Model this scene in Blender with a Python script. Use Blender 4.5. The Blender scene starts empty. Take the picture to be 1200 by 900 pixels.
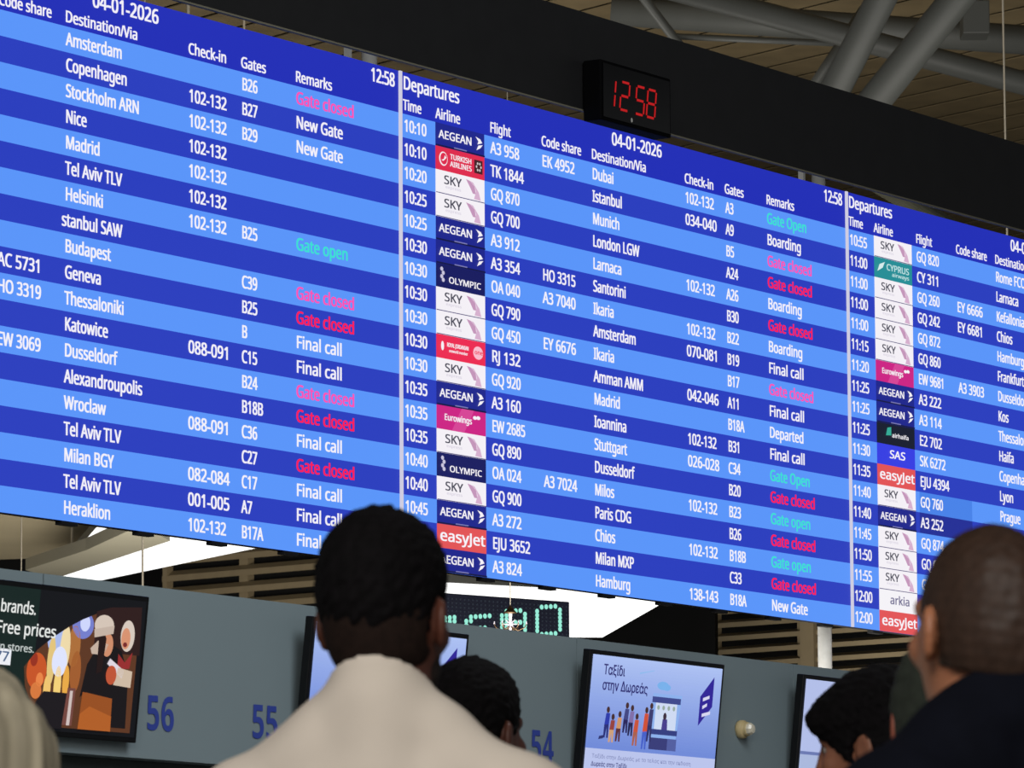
import bpy, math, random
import numpy as np
from mathutils import Matrix, Vector

random.seed(4)
S = bpy.context.scene
COL = S.collection
PI = math.pi

# ------------------------------------------------------------------ camera, world, lights, exposure
cd = bpy.data.cameras.new('camera')
cam = bpy.data.objects.new('camera', cd)
COL.objects.link(cam)
RT, UP, FW = Vector((0.999982, 0.000785, -0.005902)), Vector((0.005954, -0.13184, 0.991253)), Vector((0, 0.991271, 0.131843))
M = Matrix.Identity(4)
for i in range(3):
    M[i][0], M[i][1], M[i][2] = RT[i], UP[i], -FW[i]
M.translation = (0, 0, 1.05)
cam.matrix_world = M
cd.sensor_width = 36
cd.lens = 6122.68 * 36 / 1200
cd.clip_end = 400
cd.dof.use_dof = True
cd.dof.focus_distance = 25.0
cd.dof.aperture_fstop = 21
S.camera = cam

S.view_settings.view_transform = 'Standard'
S.view_settings.look = 'None'
S.view_settings.gamma = 1
S.view_settings.exposure = 0
S.view_settings.use_curve_mapping = False

world = bpy.data.worlds.new('hall_air')
S.world = world
world.use_nodes = True
world.node_tree.nodes['Background'].inputs[0].default_value = (0.95, 0.97, 1.0, 1)
world.node_tree.nodes['Background'].inputs[1].default_value = 0.15


def area(name, loc, size, power, color=(1, .96, .9), target=None):
    d = bpy.data.lights.new(name, 'AREA')
    d.shape = 'RECTANGLE'
    d.size, d.size_y = size
    d.energy = power
    d.color = color
    o = bpy.data.objects.new(name, d)
    COL.objects.link(o)
    o.location = loc
    if target:
        o.rotation_euler = (Vector(target) - Vector(loc)).to_track_quat('-Z', 'Y').to_euler()
    return o


# unseen overhead lights added as fill, for the crowd's backs and the desk wall
area('overhead_fill', (-1.0, -2.0, 6.5), (7, 3), 760, target=(0, 7.0, 1.4))
area('overhead_fill', (3.5, 12.5, 8.5), (5, 4), 420, color=(.95, .98, 1), target=(1.0, 19.5, 2.4))
area('fill_uplight', (3, 37, 2.6), (10, 6), 520, target=(3, 58, 12))  # added fill from below, brightens the ceiling boards and truss
area('fill_uplight', (-3.0, 47, 2.6), (6, 4), 950, target=(-3.2, 55, 7))  # hidden fill added below the far soffits to brighten them
area('fill_uplight', (0.5, 26.5, 1.6), (4, 2), 330, target=(1.6, 33.5, 3.6))  # unseen light added low behind the desk wall to lift the louvers


# ------------------------------------------------------------------ materials
def lin(c):
    c = c / 255
    return c / 12.92 if c <= 0.04045 else ((c + .055) / 1.055) ** 2.4


_em = {}


def em(rgb, k=1.0):
    key = (tuple(rgb), k)
    if key in _em:
        return _em[key]
    m = bpy.data.materials.new('lit_%d_%d_%d' % tuple(rgb))
    m.use_nodes = True
    b = m.node_tree.nodes['Principled BSDF']
    b.inputs['Base Color'].default_value = (.01, .01, .012, 1)
    b.inputs['Roughness'].default_value = .6
    b.inputs['Specular IOR Level'].default_value = .15
    b.inputs['Emission Color'].default_value = (lin(rgb[0]), lin(rgb[1]), lin(rgb[2]), 1)
    b.inputs['Emission Strength'].default_value = k
    _em[key] = m
    return m


def mat(name, rgb, rough=.6, metal=0.0, var=.12, scale=8.0, spec=.4, stretch=None, bump=0.0):
    """procedural surface: base colour broken up by noise"""
    m = bpy.data.materials.new(name)
    m.use_nodes = True
    nt = m.node_tree
    b = nt.nodes['Principled BSDF']
    b.inputs['Roughness'].default_value = rough
    b.inputs['Metallic'].default_value = metal
    b.inputs['Specular IOR Level'].default_value = spec
    tc = nt.nodes.new('ShaderNodeTexCoord')
    no = nt.nodes.new('ShaderNodeTexNoise')
    no.inputs['Scale'].default_value = scale
    no.inputs['Detail'].default_value = 4
    mp = nt.nodes.new('ShaderNodeMapping')
    if stretch:
        mp.inputs['Scale'].default_value = stretch
    nt.links.new(tc.outputs['Object'], mp.inputs['Vector'])
    nt.links.new(mp.outputs['Vector'], no.inputs['Vector'])
    r = nt.nodes.new('ShaderNodeValToRGB')
    c = [lin(v) for v in rgb]
    r.color_ramp.elements[0].position = .3
    r.color_ramp.elements[1].position = .7
    r.color_ramp.elements[0].color = [v * (1 - var) for v in c] + [1]
    r.color_ramp.elements[1].color = [min(1, v * (1 + var)) for v in c] + [1]
    nt.links.new(no.outputs['Fac'], r.inputs['Fac'])
    nt.links.new(r.outputs['Color'], b.inputs['Base Color'])
    if bump:
        bp = nt.nodes.new('ShaderNodeBump')
        bp.inputs['Strength'].default_value = bump
        bp.inputs['Distance'].default_value = .01
        nt.links.new(no.outputs['Fac'], bp.inputs['Height'])
        nt.links.new(bp.outputs['Normal'], b.inputs['Normal'])
    return m


# ------------------------------------------------------------------ mesh helpers
class MB:
    def __init__(self):
        self.v, self.f, self.mi, self.mats = [], [], [], []

    def m(self, material):
        if material not in self.mats:
            self.mats.append(material)
        return self.mats.index(material)

    def add(self, verts, faces, material):
        n = len(self.v)
        k = self.m(material)
        self.v.extend([tuple(v) for v in verts])
        for f in faces:
            self.f.append(tuple(i + n for i in f))
            self.mi.append(k)

    def box(self, lo, hi, material):
        x0, y0, z0 = lo
        x1, y1, z1 = hi
        self.add([(x0, y0, z0), (x1, y0, z0), (x1, y1, z0), (x0, y1, z0), (x0, y0, z1), (x1, y0, z1), (x1, y1, z1), (x0, y1, z1)],
                 [(0, 3, 2, 1), (4, 5, 6, 7), (0, 1, 5, 4), (1, 2, 6, 5), (2, 3, 7, 6), (3, 0, 4, 7)], material)

    def quad(self, x0, z0, x1, z1, y, material):      # upright, facing local -Y
        self.add([(x0, y, z0), (x1, y, z0), (x1, y, z1), (x0, y, z1)], [(0, 1, 2, 3)], material)

    def poly(self, pts, y, material):                  # upright polygon facing local -Y
        area2 = sum(pts[i][0] * pts[(i + 1) % len(pts)][1] - pts[(i + 1) % len(pts)][0] * pts[i][1] for i in range(len(pts)))
        if area2 < 0:
            pts = pts[::-1]
        self.add([(p[0], y, p[1]) for p in pts], [tuple(range(len(pts)))], material)

    def disc(self, cx, cz, rx, rz, y, material, n=28, rot=0):
        c, s = math.cos(rot), math.sin(rot)
        self.poly([(cx + c * rx * math.cos(t) - s * rz * math.sin(t), cz + s * rx * math.cos(t) + c * rz * math.sin(t))
                   for t in [2 * PI * i / n for i in range(n)]], y, material)

    def prism(self, pts, z0, z1, material):            # footprint polygon extruded upwards
        a2 = sum(pts[i][0] * pts[(i + 1) % len(pts)][1] - pts[(i + 1) % len(pts)][0] * pts[i][1] for i in range(len(pts)))
        if a2 < 0:
            pts = pts[::-1]
        n = len(pts)
        self.add([(p[0], p[1], z0) for p in pts] + [(p[0], p[1], z1) for p in pts],
                 [tuple(range(n))[::-1], tuple(range(n, 2 * n))] + [(i, (i + 1) % n, n + (i + 1) % n, n + i) for i in range(n)], material)

    def tube(self, a, b, r, material, n=20, r2=None, caps=True):
        a, b = Vector(a), Vector(b)
        r2 = r if r2 is None else r2
        d = (b - a).normalized()
        u = d.orthogonal().normalized()
        w = d.cross(u)
        vs = [a + (u * math.cos(2 * PI * i / n) + w * math.sin(2 * PI * i / n)) * r for i in range(n)] + \
             [b + (u * math.cos(2 * PI * i / n) + w * math.sin(2 * PI * i / n)) * r2 for i in range(n)]
        fs = [(i, (i + 1) % n, n + (i + 1) % n, n + i) for i in range(n)]
        if caps:
            fs += [tuple(range(n))[::-1], tuple(range(n, 2 * n))]
        self.add(vs, fs, material)

    def lathe(self, prof, material, axis_origin=(0, 0, 0), axis='y', n=28):
        """profile (distance along axis, radius) turned about the axis"""
        vs, fs = [], []
        for (t, r) in prof:
            for i in range(n):
                a = 2 * PI * i / n
                p = (r * math.cos(a), t, r * math.sin(a)) if axis == 'y' else (r * math.cos(a), r * math.sin(a), t)
                vs.append(tuple(p[k] + axis_origin[k] for k in range(3)))
        for j in range(len(prof) - 1):
            for i in range(n):
                q = (j * n + i, j * n + (i + 1) % n, (j + 1) * n + (i + 1) % n, (j + 1) * n + i)
                fs.append(q if axis == 'z' else q[::-1])
        self.add(vs, fs, material)

    def build(self, name, parent=None, smooth=False, bevel=0.0):
        me = bpy.data.meshes.new(name)
        me.from_pydata(self.v, [], self.f)
        for k in self.mats:
            me.materials.append(k)
        me.polygons.foreach_set('material_index', self.mi)
        if smooth:
            me.polygons.foreach_set('use_smooth', [True] * len(me.polygons))
        me.update()
        o = bpy.data.objects.new(name, me)
        COL.objects.link(o)
        if parent:
            o.parent = parent
        if bevel:
            bv = o.modifiers.new('bevel', 'BEVEL')
            bv.width = bevel
            bv.segments = 2
            bv.limit_method = 'ANGLE'
        return o


def thing(name, label, cat, loc=(0, 0, 0), rot=(0, 0, 0), group=None):
    o = bpy.data.objects.new(name, None)
    o.empty_display_size = .2
    COL.objects.link(o)
    o.location = loc
    o.rotation_euler = rot
    o['label'] = label
    o['category'] = cat
    if group:
        o['group'] = group
    return o


def tag(o, label, cat, group=None):
    o['label'] = label
    o['category'] = cat
    if group:
        o['group'] = group
    return o


def struct(o):
    o['kind'] = 'structure'
    return o


# ------------------------------------------------------------------ lettering: glyphs of the built-in font, cached as flat meshes
_gl = {}
SANS = {}
for i in range(26):
    SANS[chr(65 + i)] = chr(0x1D5A0 + i)
    SANS[chr(97 + i)] = chr(0x1D5BA + i)
for i in range(10):
    SANS[chr(48 + i)] = chr(0x1D7E2 + i)


def load_glyphs(chars, off='r'):
    todo = [c for c in sorted(set(chars)) if c != ' ' and (c, off) not in _gl]
    tmp = []

    def mk(body):
        cu = bpy.data.curves.new('t', 'FONT')
        cu.body = ''.join(chr(ord(SANS[c_]) + (10 if c_.isdigit() else 52)) if off == 'b' and c_ in SANS else SANS.get(c_, c_) for c_ in body)
        cu.size = 1
        cu.resolution_u = 3
        o = bpy.data.objects.new('t', cu)
        COL.objects.link(o)
        tmp.append(o)
        return o
    pairs = [(c, mk(c), mk(c + 'H')) for c in todo]
    hh = mk('H')
    sp = mk('H H')
    h2 = mk('HH')
    dg = bpy.context.evaluated_depsgraph_get()
    dg.update()

    def geo(o):
        e = o.evaluated_get(dg)
        me = e.to_mesh()
        v = [(p.co.x, p.co.y) for p in me.vertices]
        f = [tuple(p.vertices) for p in me.polygons]
        e.to_mesh_clear()
        return v, f
    hv, _ = geo(hh)
    hx = max(p[0] for p in hv)
    cap = max(p[1] for p in hv)
    for c, a, b in pairs:
        v, f = geo(a)
        bx = max(p[0] for p in geo(b)[0])
        _gl[(c, off)] = ([(p[0] / cap, p[1] / cap) for p in v], f, (bx - hx) / cap)
    sx = max(p[0] for p in geo(sp)[0]) - max(p[0] for p in geo(h2)[0])
    _gl[(' ', off)] = ([], [], sx / cap)
    for o in tmp:
        cu = o.data
        bpy.data.objects.remove(o)
        bpy.data.curves.remove(cu)


def put_text(mb, s, x, z, cap, xs, y, material, off='r', width=None, align='left', slope=0.0, skew=0.0, strike=.050):
    """letters standing on z, left edge at x, capital height cap, facing local -Y"""
    nat = sum(_gl[(c, off)][2] for c in s) * cap
    if width:
        xs = width / nat
    w = nat * xs
    x0 = x - (w if align == 'right' else w / 2 if align == 'center' else 0)
    px = 0
    for c in s:
        v, f, adv = _gl[(c, off)]
        if v:
            for e, ez in (((-strike, -.016), (strike, -.016), (-strike, .016), (strike, .016)) if strike > .02 else ((-strike, 0), (strike, 0)) if strike else ((0, 0),)):
                mb.add([(x0 + (px + p[0]) * cap * xs + p[1] * cap * skew + e * cap, y, z + (p[1] + ez) * cap + slope * (px + p[0]) * cap * xs) for p in v], f, material)
        px += adv


ALPH = 'ABCDEFGHIJKLMNOPQRSTUVWXYZabcdefghijklmnopqrstuvwxyz0123456789 -:/.!?+'
load_glyphs(ALPH)
load_glyphs('Ταξίδιστην ΔωρεάςΠΜΕμεγκλοφχυ')
load_glyphs('0123456789', 'b')
ov, of_, oa = _gl[('o', 'r')]
ow = max(p[0] for p in ov)
n0 = len(ov)
_gl[('σ', 'r')] = (ov + [(ow * .45, .655), (ow * 1.12, .655), (ow * 1.12, .745), (ow * .45, .745)], of_ + [(n0, n0 + 1, n0 + 2, n0 + 3)], oa * 1.06)
_gl[('δ', 'r')] = (ov + [(.30, .70), (.17, .80), (.16, .93), (.28, 1.03), (.62, 1.02), (.60, .93), (.36, .93), (.29, .87), (.34, .80), (.52, .70)],
                   of_ + [(n0, n0 + 9, n0 + 8, n0 + 1), (n0 + 1, n0 + 8, n0 + 7, n0 + 2), (n0 + 2, n0 + 7, n0 + 6, n0 + 3), (n0 + 3, n0 + 6, n0 + 5, n0 + 4)], oa)

# ------------------------------------------------------------------ shared materials
M_black = mat('black_painted_metal', (31, 31, 32), .55, var=.08, spec=.25)
M_clock = mat('black_plastic', (8, 8, 9), .75, var=.05, spec=.04)
M_wall = mat('grey_laminate', (136, 152, 158), .45, var=.03, scale=1.2, spec=.3)
M_wall_low = mat('dark_green_grey_panel', (62, 72, 70), .6, var=.08)
M_steel = mat('brushed_steel', (184, 184, 180), .35, .0, var=.06, scale=30)
M_white_tube = mat('grey_painted_steel', (80, 82, 79), .5, var=.05, scale=3)
M_slat = mat('beige_ceiling_board', (124, 109, 80), .7, var=.15, scale=2.5)
M_dark = mat('dark_void_panel', (13, 12, 11), .8, var=.15)
M_beige = mat('beige_plaster', (200, 186, 152), .75, var=.05, scale=1.2)
M_beige2 = mat('khaki_grey_plaster', (112, 108, 92), .75, var=.04, scale=1.2)
M_louver = mat('beige_louver_metal', (150, 134, 104), .5, var=.06, scale=6)
M_floor = mat('polished_grey_stone', (120, 116, 110), .3, var=.15, scale=3)
M_cable = mat('thin_steel_cable', (190, 180, 160), .5, .0, var=.05)
M_tv = mat('black_bezel_plastic', (13, 14, 17), .4, var=.05, spec=.3)

# ------------------------------------------------------------------ the setting
BYAW = 0.9800642862            # the board, the beam and the desk fascia all run along this bearing
BU = Vector((math.cos(BYAW), math.sin(BYAW), 0))
BN = Vector((math.sin(BYAW), -math.cos(BYAW), 0))

mb = MB()
mb.box((-14, -6, -.05), (26, 80, 0), M_floor)
struct(mb.build('floor'))

# high ceiling of boards with dark gaps between them
mb = MB()
mb.box((-16, -6, 12.25), (34, 82, 12.3), M_dark)
a2 = math.radians(128)
d2 = Vector((math.cos(a2), math.sin(a2), 0))
p2 = Vector((math.sin(a2), -math.cos(a2), 0))
c0 = Vector((3, 62, 12.12))
for i in range(-44, 44):
    q = c0 + p2 * (i * .60)
    L = 26
    w = .262
    vs = []
    for dz in (0, .012):
        for sx, sy in ((-1, -1), (1, -1), (1, 1), (-1, 1)):
            vs.append(q + d2 * (sx * L) + p2 * (sy * w) + Vector((0, 0, dz)))
    mb.add(vs, [(0, 3, 2, 1), (4, 5, 6, 7), (0, 1, 5, 4), (1, 2, 6, 5), (2, 3, 7, 6), (3, 0, 4, 7)], M_slat)
struct(mb.build('ceiling'))

mb = MB()
mb.box((-16, 79, 0), (34, 79.3, 12.25), M_dark)
struct(mb.build('wall_far'))

# lower soffits deep in the hall
mb = MB()
mb.prism([(-6.3, 59.87), (-4.79, 59.47), (-3.07, 54.85), (-5.43, 51.56), (-9, 52)], 7.0, 7.15, M_beige)
struct(mb.build('trim_1'))
mb = MB()
mb.prism([(-4.95, 52.82), (-4.76, 53.84), (-3.30, 50.03), (-3.47, 48.54), (-4.18, 50.88)], 6.2, 6.32, M_beige2)
struct(mb.build('trim_2'))
mb = MB()
mb.prism([(-1.5, 52), (1.6, 52), (1.6, 58.2), (-1.5, 58.2)], 6.62, 6.7, M_beige)
struct(mb.build('trim_5'))
for nm, pts, lab in (('ceiling_light_panel', [(-5.05, 57.07), (-4.67, 57.39), (-2.54, 53.52), (-2.45, 49.5), (-3.74, 49.43)],
                      'long glowing white ceiling light panel below the left end of the flight board'),
                     ('ceiling_light_panel', [(-0.91, 57.83), (0.37, 58.63), (1.92, 59.05), (1.79, 60.21), (1.12, 65.0), (-1.03, 64.84)],
                      'glowing white ceiling light panel behind the green dot matrix display')):
    t = thing(nm, lab, 'ceiling light', (sum(p[0] for p in pts) / len(pts), sum(p[1] for p in pts) / len(pts), 6.5), group='lit ceiling panels')
    q = [(p[0] - t.location.x, p[1] - t.location.y) for p in pts]
    mb = MB()
    mb.prism(q, .03, .12, M_white_tube)
    for p in q[::2]:
        mb.tube((p[0] * .8, p[1] * .8, .1), (p[0] * .8, p[1] * .8, 5.7), .012, M_cable, 8)
    mb.build('tray', t)
    mb = MB()
    mb.prism([(p[0] * .995, p[1] * .995) for p in q], 0, .03, em((255, 255, 252), 1.6))
    mb.build('diffuser', t)


# louvered walls
def louver(name, x0, x1, yc, z0, z1, pitch, first, posts, tilt, depth_dir):
    """frame with horizontal slats, a dark void behind; slats stand forward of it"""
    mb = MB()
    ang = depth_dir
    c, s = math.cos(ang), math.sin(ang)
    ox = x0

    def P(u, v, z):
        return (ox + u * c - v * s, yc + u * s + v * c, z)
    Lw = (x1 - x0) / c

    def bx(u0, u1, v0, v1, a0, a1, m_):
        vs = [P(u0, v0, a0), P(u1, v0, a0), P(u1, v1, a0), P(u0, v1, a0), P(u0, v0, a1), P(u1, v0, a1), P(u1, v1, a1), P(u0, v1, a1)]
        mb.add(vs, [(0, 3, 2, 1), (4, 5, 6, 7), (0, 1, 5, 4), (1, 2, 6, 5), (2, 3, 7, 6), (3, 0, 4, 7)], m_)
    bx(-.1, Lw + .1, .25, .3, z0, z1, M_dark)
    z = first
    while z < z1:
        # a slat: slanted blade
        h = pitch * .36
        vs = [P(0, 0, z), P(Lw, 0, z), P(Lw, .10, z + h * .9), P(0, .10, z + h * .9), P(0, 0, z + h), P(Lw, 0, z + h), P(Lw, .10, z + h * 1.9), P(0, .10, z + h * 1.9)]
        mb.add(vs, [(0, 3, 2, 1), (4, 5, 6, 7), (0, 1, 5, 4), (1, 2, 6, 5), (2, 3, 7, 6), (3, 0, 4, 7)], M_louver)
        z += pitch
    for (u0, u1, v) in posts:
        bx(u0, u1, v, v + .12, z0, z1, M_louver)
    return struct(mb.build(name))


louver('wall_left', -4.42, -1.6, 65.5, 0, 8.2, .209, 5.6, [(.02, .09, -.01), (1.20, 1.34, .10), (3.3, 3.4, -.01)], 0, math.radians(-38))
louver('wall_right', 1.245, 3.4, 33.5, 0, 4.6, .086, 3.05, [(0, .05, -.03), (.67, .74, .05), (.745, .85, -.03)], 0, math.radians(-38))

# black block between the white panel and the right-hand louvers
M_pit = mat('matt_black_board', (6, 6, 6), .9, var=.1, spec=.05)
mb = MB()
mb.prism([(.44, 31.0), (1.2, 31.0), (1.24, 31.6), (.5, 31.6)], 0, 3.60, M_pit)
mb.add([(.44, 31.0, 3.60), (1.2, 31.0, 3.60), (1.24, 31.6, 3.60), (.5, 31.6, 3.60), (.93, 31.0, 3.875), (1.2, 31.0, 3.885), (1.24, 31.6, 3.885), (.93, 31.6, 3.875)],
       [(4, 5, 6, 7), (0, 1, 5, 4), (1, 2, 6, 5), (2, 3, 7, 6), (3, 0, 4, 7)], M_pit)
tag(mb.build('partition'), 'black slant-topped partition between the white light panel and the beige louvers', 'partition')

# ------------------------------------------------------------------ desk fascia wall (same bearing as the board)
WP = Vector((0.3296, 20.5, 0))            # origin of the wall's own axes


def wall_pt(u, d, z):
    return WP + BU * u + BN * d + Vector((0, 0, z))


WROT = (0, 0, BYAW)
mb = MB()
edges = [-6.0, -3.45, -1.80, -.148, 1.50, 3.15, 5.1]
for a, b in zip(edges, edges[1:]):
    mb.box((a + .003, 0, 2.157), (b - .003, .12, 2.757), M_wall)
mb.box((-6.0, .01, 2.16), (5.1, .11, 2.75), M_wall_low)
o = mb.build('wall_back')
o.location, o.rotation_euler = WP, WROT
struct(o)
mb = MB()
mb.box((-6.0, .09, 0), (5.1, .20, 2.155), M_wall_low)
o = mb.build('wall_lower')
o.location, o.rotation_euler = WP, WROT
struct(o)

# ------------------------------------------------------------------ overhead beam (black bulkhead)
B0 = Vector((-0.50284, 23.26797, 5.385456))
BEAM_D = 1.4
mb = MB()
mb.box((-8, 0, 5.150), (6.5, .012, 5.578), M_black)
mb.box((-8, -.004, 5.144), (6.5, .014, 5.151), M_beige2)
o = mb.build('trim_4')
o.location = Vector((B0.x, B0.y, 0)) + BN * BEAM_D
o.rotation_euler = WROT
struct(o)
# pipe along the rear of the beam
mb = MB()
mb.tube((1.95, 29.4, 6.19), (4.2, 32.7, 5.50), .055, mat('olive_painted_pipe', (84, 84, 70), .6))
tag(mb.build('service_pipe'), 'dull olive pipe running behind the black beam above the rightmost screen', 'pipe')

# ------------------------------------------------------------------ roof truss tubes seen above the beam
t = thing('roof_truss', 'pale steel tube roof truss at top right with two slanted braces', 'roof truss', (3, 43, 0))


def tb(name, a, b, r, m_=M_white_tube):
    mb = MB()
    mb.tube([a[i] - t.location[i] for i in range(3)], [b[i] - t.location[i] for i in range(3)], r, m_)
    return mb.build(name, t, smooth=False)


def ext(a, b, e0, e1):
    a, b = Vector(a), Vector(b)
    d = b - a
    return a - d * e0, b + d * e1


for a, b, r, nm in (((2.893, 40, 9.374), (2.557, 40, 8.72), .120, 'brace'), ((3.478, 40, 9.371), (2.861, 40, 8.61), .128, 'brace')):
    a, b = ext(a, b, 3.6, .6)
    tb(nm, a, b, r)
a, b = ext((1.552, 45, 10.49), (4.978, 45, 9.53), .6, .6)
tb('chord', a, b, .105)
a, b = ext((3.308, 52.0, 11.60), (5.212, 52.0, 11.45), 1.2, 1.2)
tb('chord', a, b, .15)
a, b = ext((1.22, 48, 11.118), (1.614, 48, 10.579), 1.6, .3)
tb('brace', a, b, .045)
a, b = ext((1.615, 48, 10.701), (2.891, 48, 10.636), .1, .6)
tb('tie_rod', a, b, .03)
a, b = ext((2.75, 47, 10.0), (2.95, 47, 10.3), .5, 1.5)
tb('brace', a, b, .05)
for o in list(t.children):
    o.data.polygons.foreach_set('use_smooth', [True] * len(o.data.polygons))
# hanger boxes on the truss
t = thing('spotlight', 'small grey box spotlight fixed beside the slanted truss braces', 'spotlight', (4.0, 44, 10.05))
mb = MB()
mb.box((-.13, -.16, -.17), (.10, .16, .12), M_white_tube)
mb.build('housing', t, bevel=.01)
mb = MB()
mb.box((-.02, -.02, .12), (.02, .02, 2.1), M_cable)
mb.build('hanger', t)

# small spotlight/duct bits seen in the slot above the board
t = thing('duct', 'dull grey ceiling duct glimpsed between beam and board above the first screen', 'duct', (-1.5, 30, 6.55))
mb = MB()
mb.tube((-.46, 0, 0), (.05, 2.5, .2), .09, M_white_tube)
mb.build('pipe', t, smooth=True)
mb = MB()
mb.tube((-.4, .3, .05), (-.4, .3, 5.6), .01, M_cable, 8)
mb.build('hanger', t)

# ------------------------------------------------------------------ cables
for lab, p, z0, z1, r in (('bright thin steel cable at the upper right corner', (2.884, 30.0), 5.6, 12.1, .006),
                          ('thin beige pole before the left glowing ceiling panel', (-2.136, 30.0), 0, 12.1, .006),
                          ('thin cable at the far left above the shopping advert', (-2.836, 30.0), 0, 12.1, .004)):
    mb = MB()
    mb.tube((p[0], p[1], z0), (p[0], p[1], z1), r, M_cable, 10)
    tag(mb.build('cable'), lab, 'cable')

# ------------------------------------------------------------------ posts behind the board
for u, lab in ((3.95, 'round steel post behind the divider of the second and third screens'),
               (-.05, 'round steel post behind the divider of the first and second screens')):
    t = thing('steel_post', lab, 'post', Vector((B0.x, B0.y, 0)) + BU * u - BN * .13, WROT, 'posts carrying the flight board')
    mb = MB()
    mb.tube((0, 0, .02), (0, 0, 5.9), .036, M_steel, 24)
    mb.build('shaft', t, smooth=True)
    mb = MB()
    mb.tube((0, 0, 0), (0, 0, .02), .12, M_steel, 24)
    mb.build('base_plate', t)
    mb = MB()
    mb.box((-.17, -.01, 3.35), (-.15, .02, 5.75), M_steel)
    mb.box((-.17, -.02, 4.0), (.0, .03, 4.04), M_steel)
    mb.box((-.17, -.02, 5.2), (.0, .03, 5.24), M_steel)
    mb.build('bracket', t)

# ------------------------------------------------------------------ the flight board
W, RH = 4.0, 0.1084
TOP, BOT = 1.77 * RH, -19 * RH
LIGHT, DARK, HEAD = (90, 149, 249), (42, 62, 190), (33, 46, 182)
WHITE, PINK, RED, GREEN = (240, 238, 248), (250, 80, 178), (252, 28, 84), (60, 222, 208)

board = thing('departure_board', 'wide blue departure board of three screens hung above the check-in desks', 'departure board', B0, WROT)
mb = MB()
mb.box((-1.0 * W, .004, BOT), (2.0 * W, .045, TOP), M_black)
mb.build('cabinet', board)

P0 = ['Amsterdam||B26|X', 'Copenhagen|102-132|B27|N', 'Stockholm ARN|102-132|B29|N', 'Nice|102-132||', 'Madrid|102-132||', 'Tel Aviv TLV|102-132||',
      'Helsinki|102-132|B25|O', 'stanbul SAW|||', 'Budapest||C39|X', 'Geneva||B25|X|AC 5731', 'Thessaloniki||B|F|HO 3319', 'Katowice|088-091|C15|F',
      'Dusseldorf||B24|X|EW 3069', 'Alexandroupolis||B18B|X', 'Wroclaw|088-091|C36|F', 'Tel Aviv TLV||C27|X', 'Milan BGY|082-084|C17|F',
      'Tel Aviv TLV|001-005|A7|F', 'Heraklion|102-132|B17A|F']
P1 = ['Dubai|102-132|A3|P|EK 4952|10:10|A3 958|a', 'Istanbul|034-040|A9|B||10:10|TK 1844|t', 'Munich||B5|X||10:20|GQ 870|s', 'London LGW||A24|X||10:25|GQ 700|s',
      'Larnaca|102-132|A26|B||10:25|A3 912|a', 'Santorini||B30|X|HO 3315|10:30|A3 354|a', 'Ikaria|102-132|B22|B|A3 7040|10:30|OA 040|o',
      'Amsterdam|070-081|B19|F||10:30|GQ 790|s', 'Ikaria||B17|X|EY 6676|10:30|GQ 450|s', 'Amman AMM|042-046|A11|F||10:30|RJ 132|r', 'Madrid||B18A|D||10:30|GQ 920|s',
      'Ioannina|102-132|B31|F||10:35|A3 160|a', 'Stuttgart|026-028|C34|P||10:35|EW 2685|e', 'Dusseldorf||B20|X||10:35|GQ 890|s', 'Milos|102-132|B23|O|A3 7024|10:40|OA 024|o',
      'Paris CDG||B26|X||10:40|GQ 900|s', 'Chios|102-132|B18B|O||10:45|A3 272|a', 'Milan MXP||C33|X||10:45|EJU 3652|j', 'Hamburg|138-143|B18A|N||10:45|A3 824|a']
P2 = ['Rome FCO||||  |10:55|GQ 820|s', 'Larnaca||||  |11:00|CY 311|c', 'Kefallonia||||EY 6666|11:00|GQ 260|s', 'Chios||||EY 6681|11:00|GQ 242|s', 'Hamburg||||  |11:00|GQ 872|s',
      'Frankfurt||||  |11:15|GQ 860|s', 'Dusseldorf||||A3 3903|11:20|EW 9681|e', 'Kos||||  |11:25|A3 222|a', 'Thessaloniki||||  |11:25|A3 114|a', 'Haifa||||  |11:25|E2 702|h',
      'Copenhagen||||  |11:30|SK 6272|k', 'Lyon||||  |11:35|EJU 4394|j', 'Prague||||  |11:40|GQ 760|s', 'Larnaca||||  |11:40|A3 252|a', 'Munich||||  |11:45|GQ 874|s',
      'Milan||||  |11:50|GQ 640|s', 'Rhodes||||  |11:55|GQ 210|s', 'Tel Aviv TLV||||  |12:00|IZ 212|i', 'Milan MXP||||  |12:00|EJU 3654|j']
REM = {'X': 'Gate closed', 'N': 'New Gate', 'F': 'Final call', 'O': 'Gate open', 'P': 'Gate Open', 'B': 'Boarding', 'D': 'Departed'}


def put(mb, s, scol, zrow, cap, xs, color, base, y=-.006, align='left', width=None):
    put_text(mb, s, scol * W, -(zrow) * RH, cap * RH, xs, y, em(color), align=align, width=width)


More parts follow.
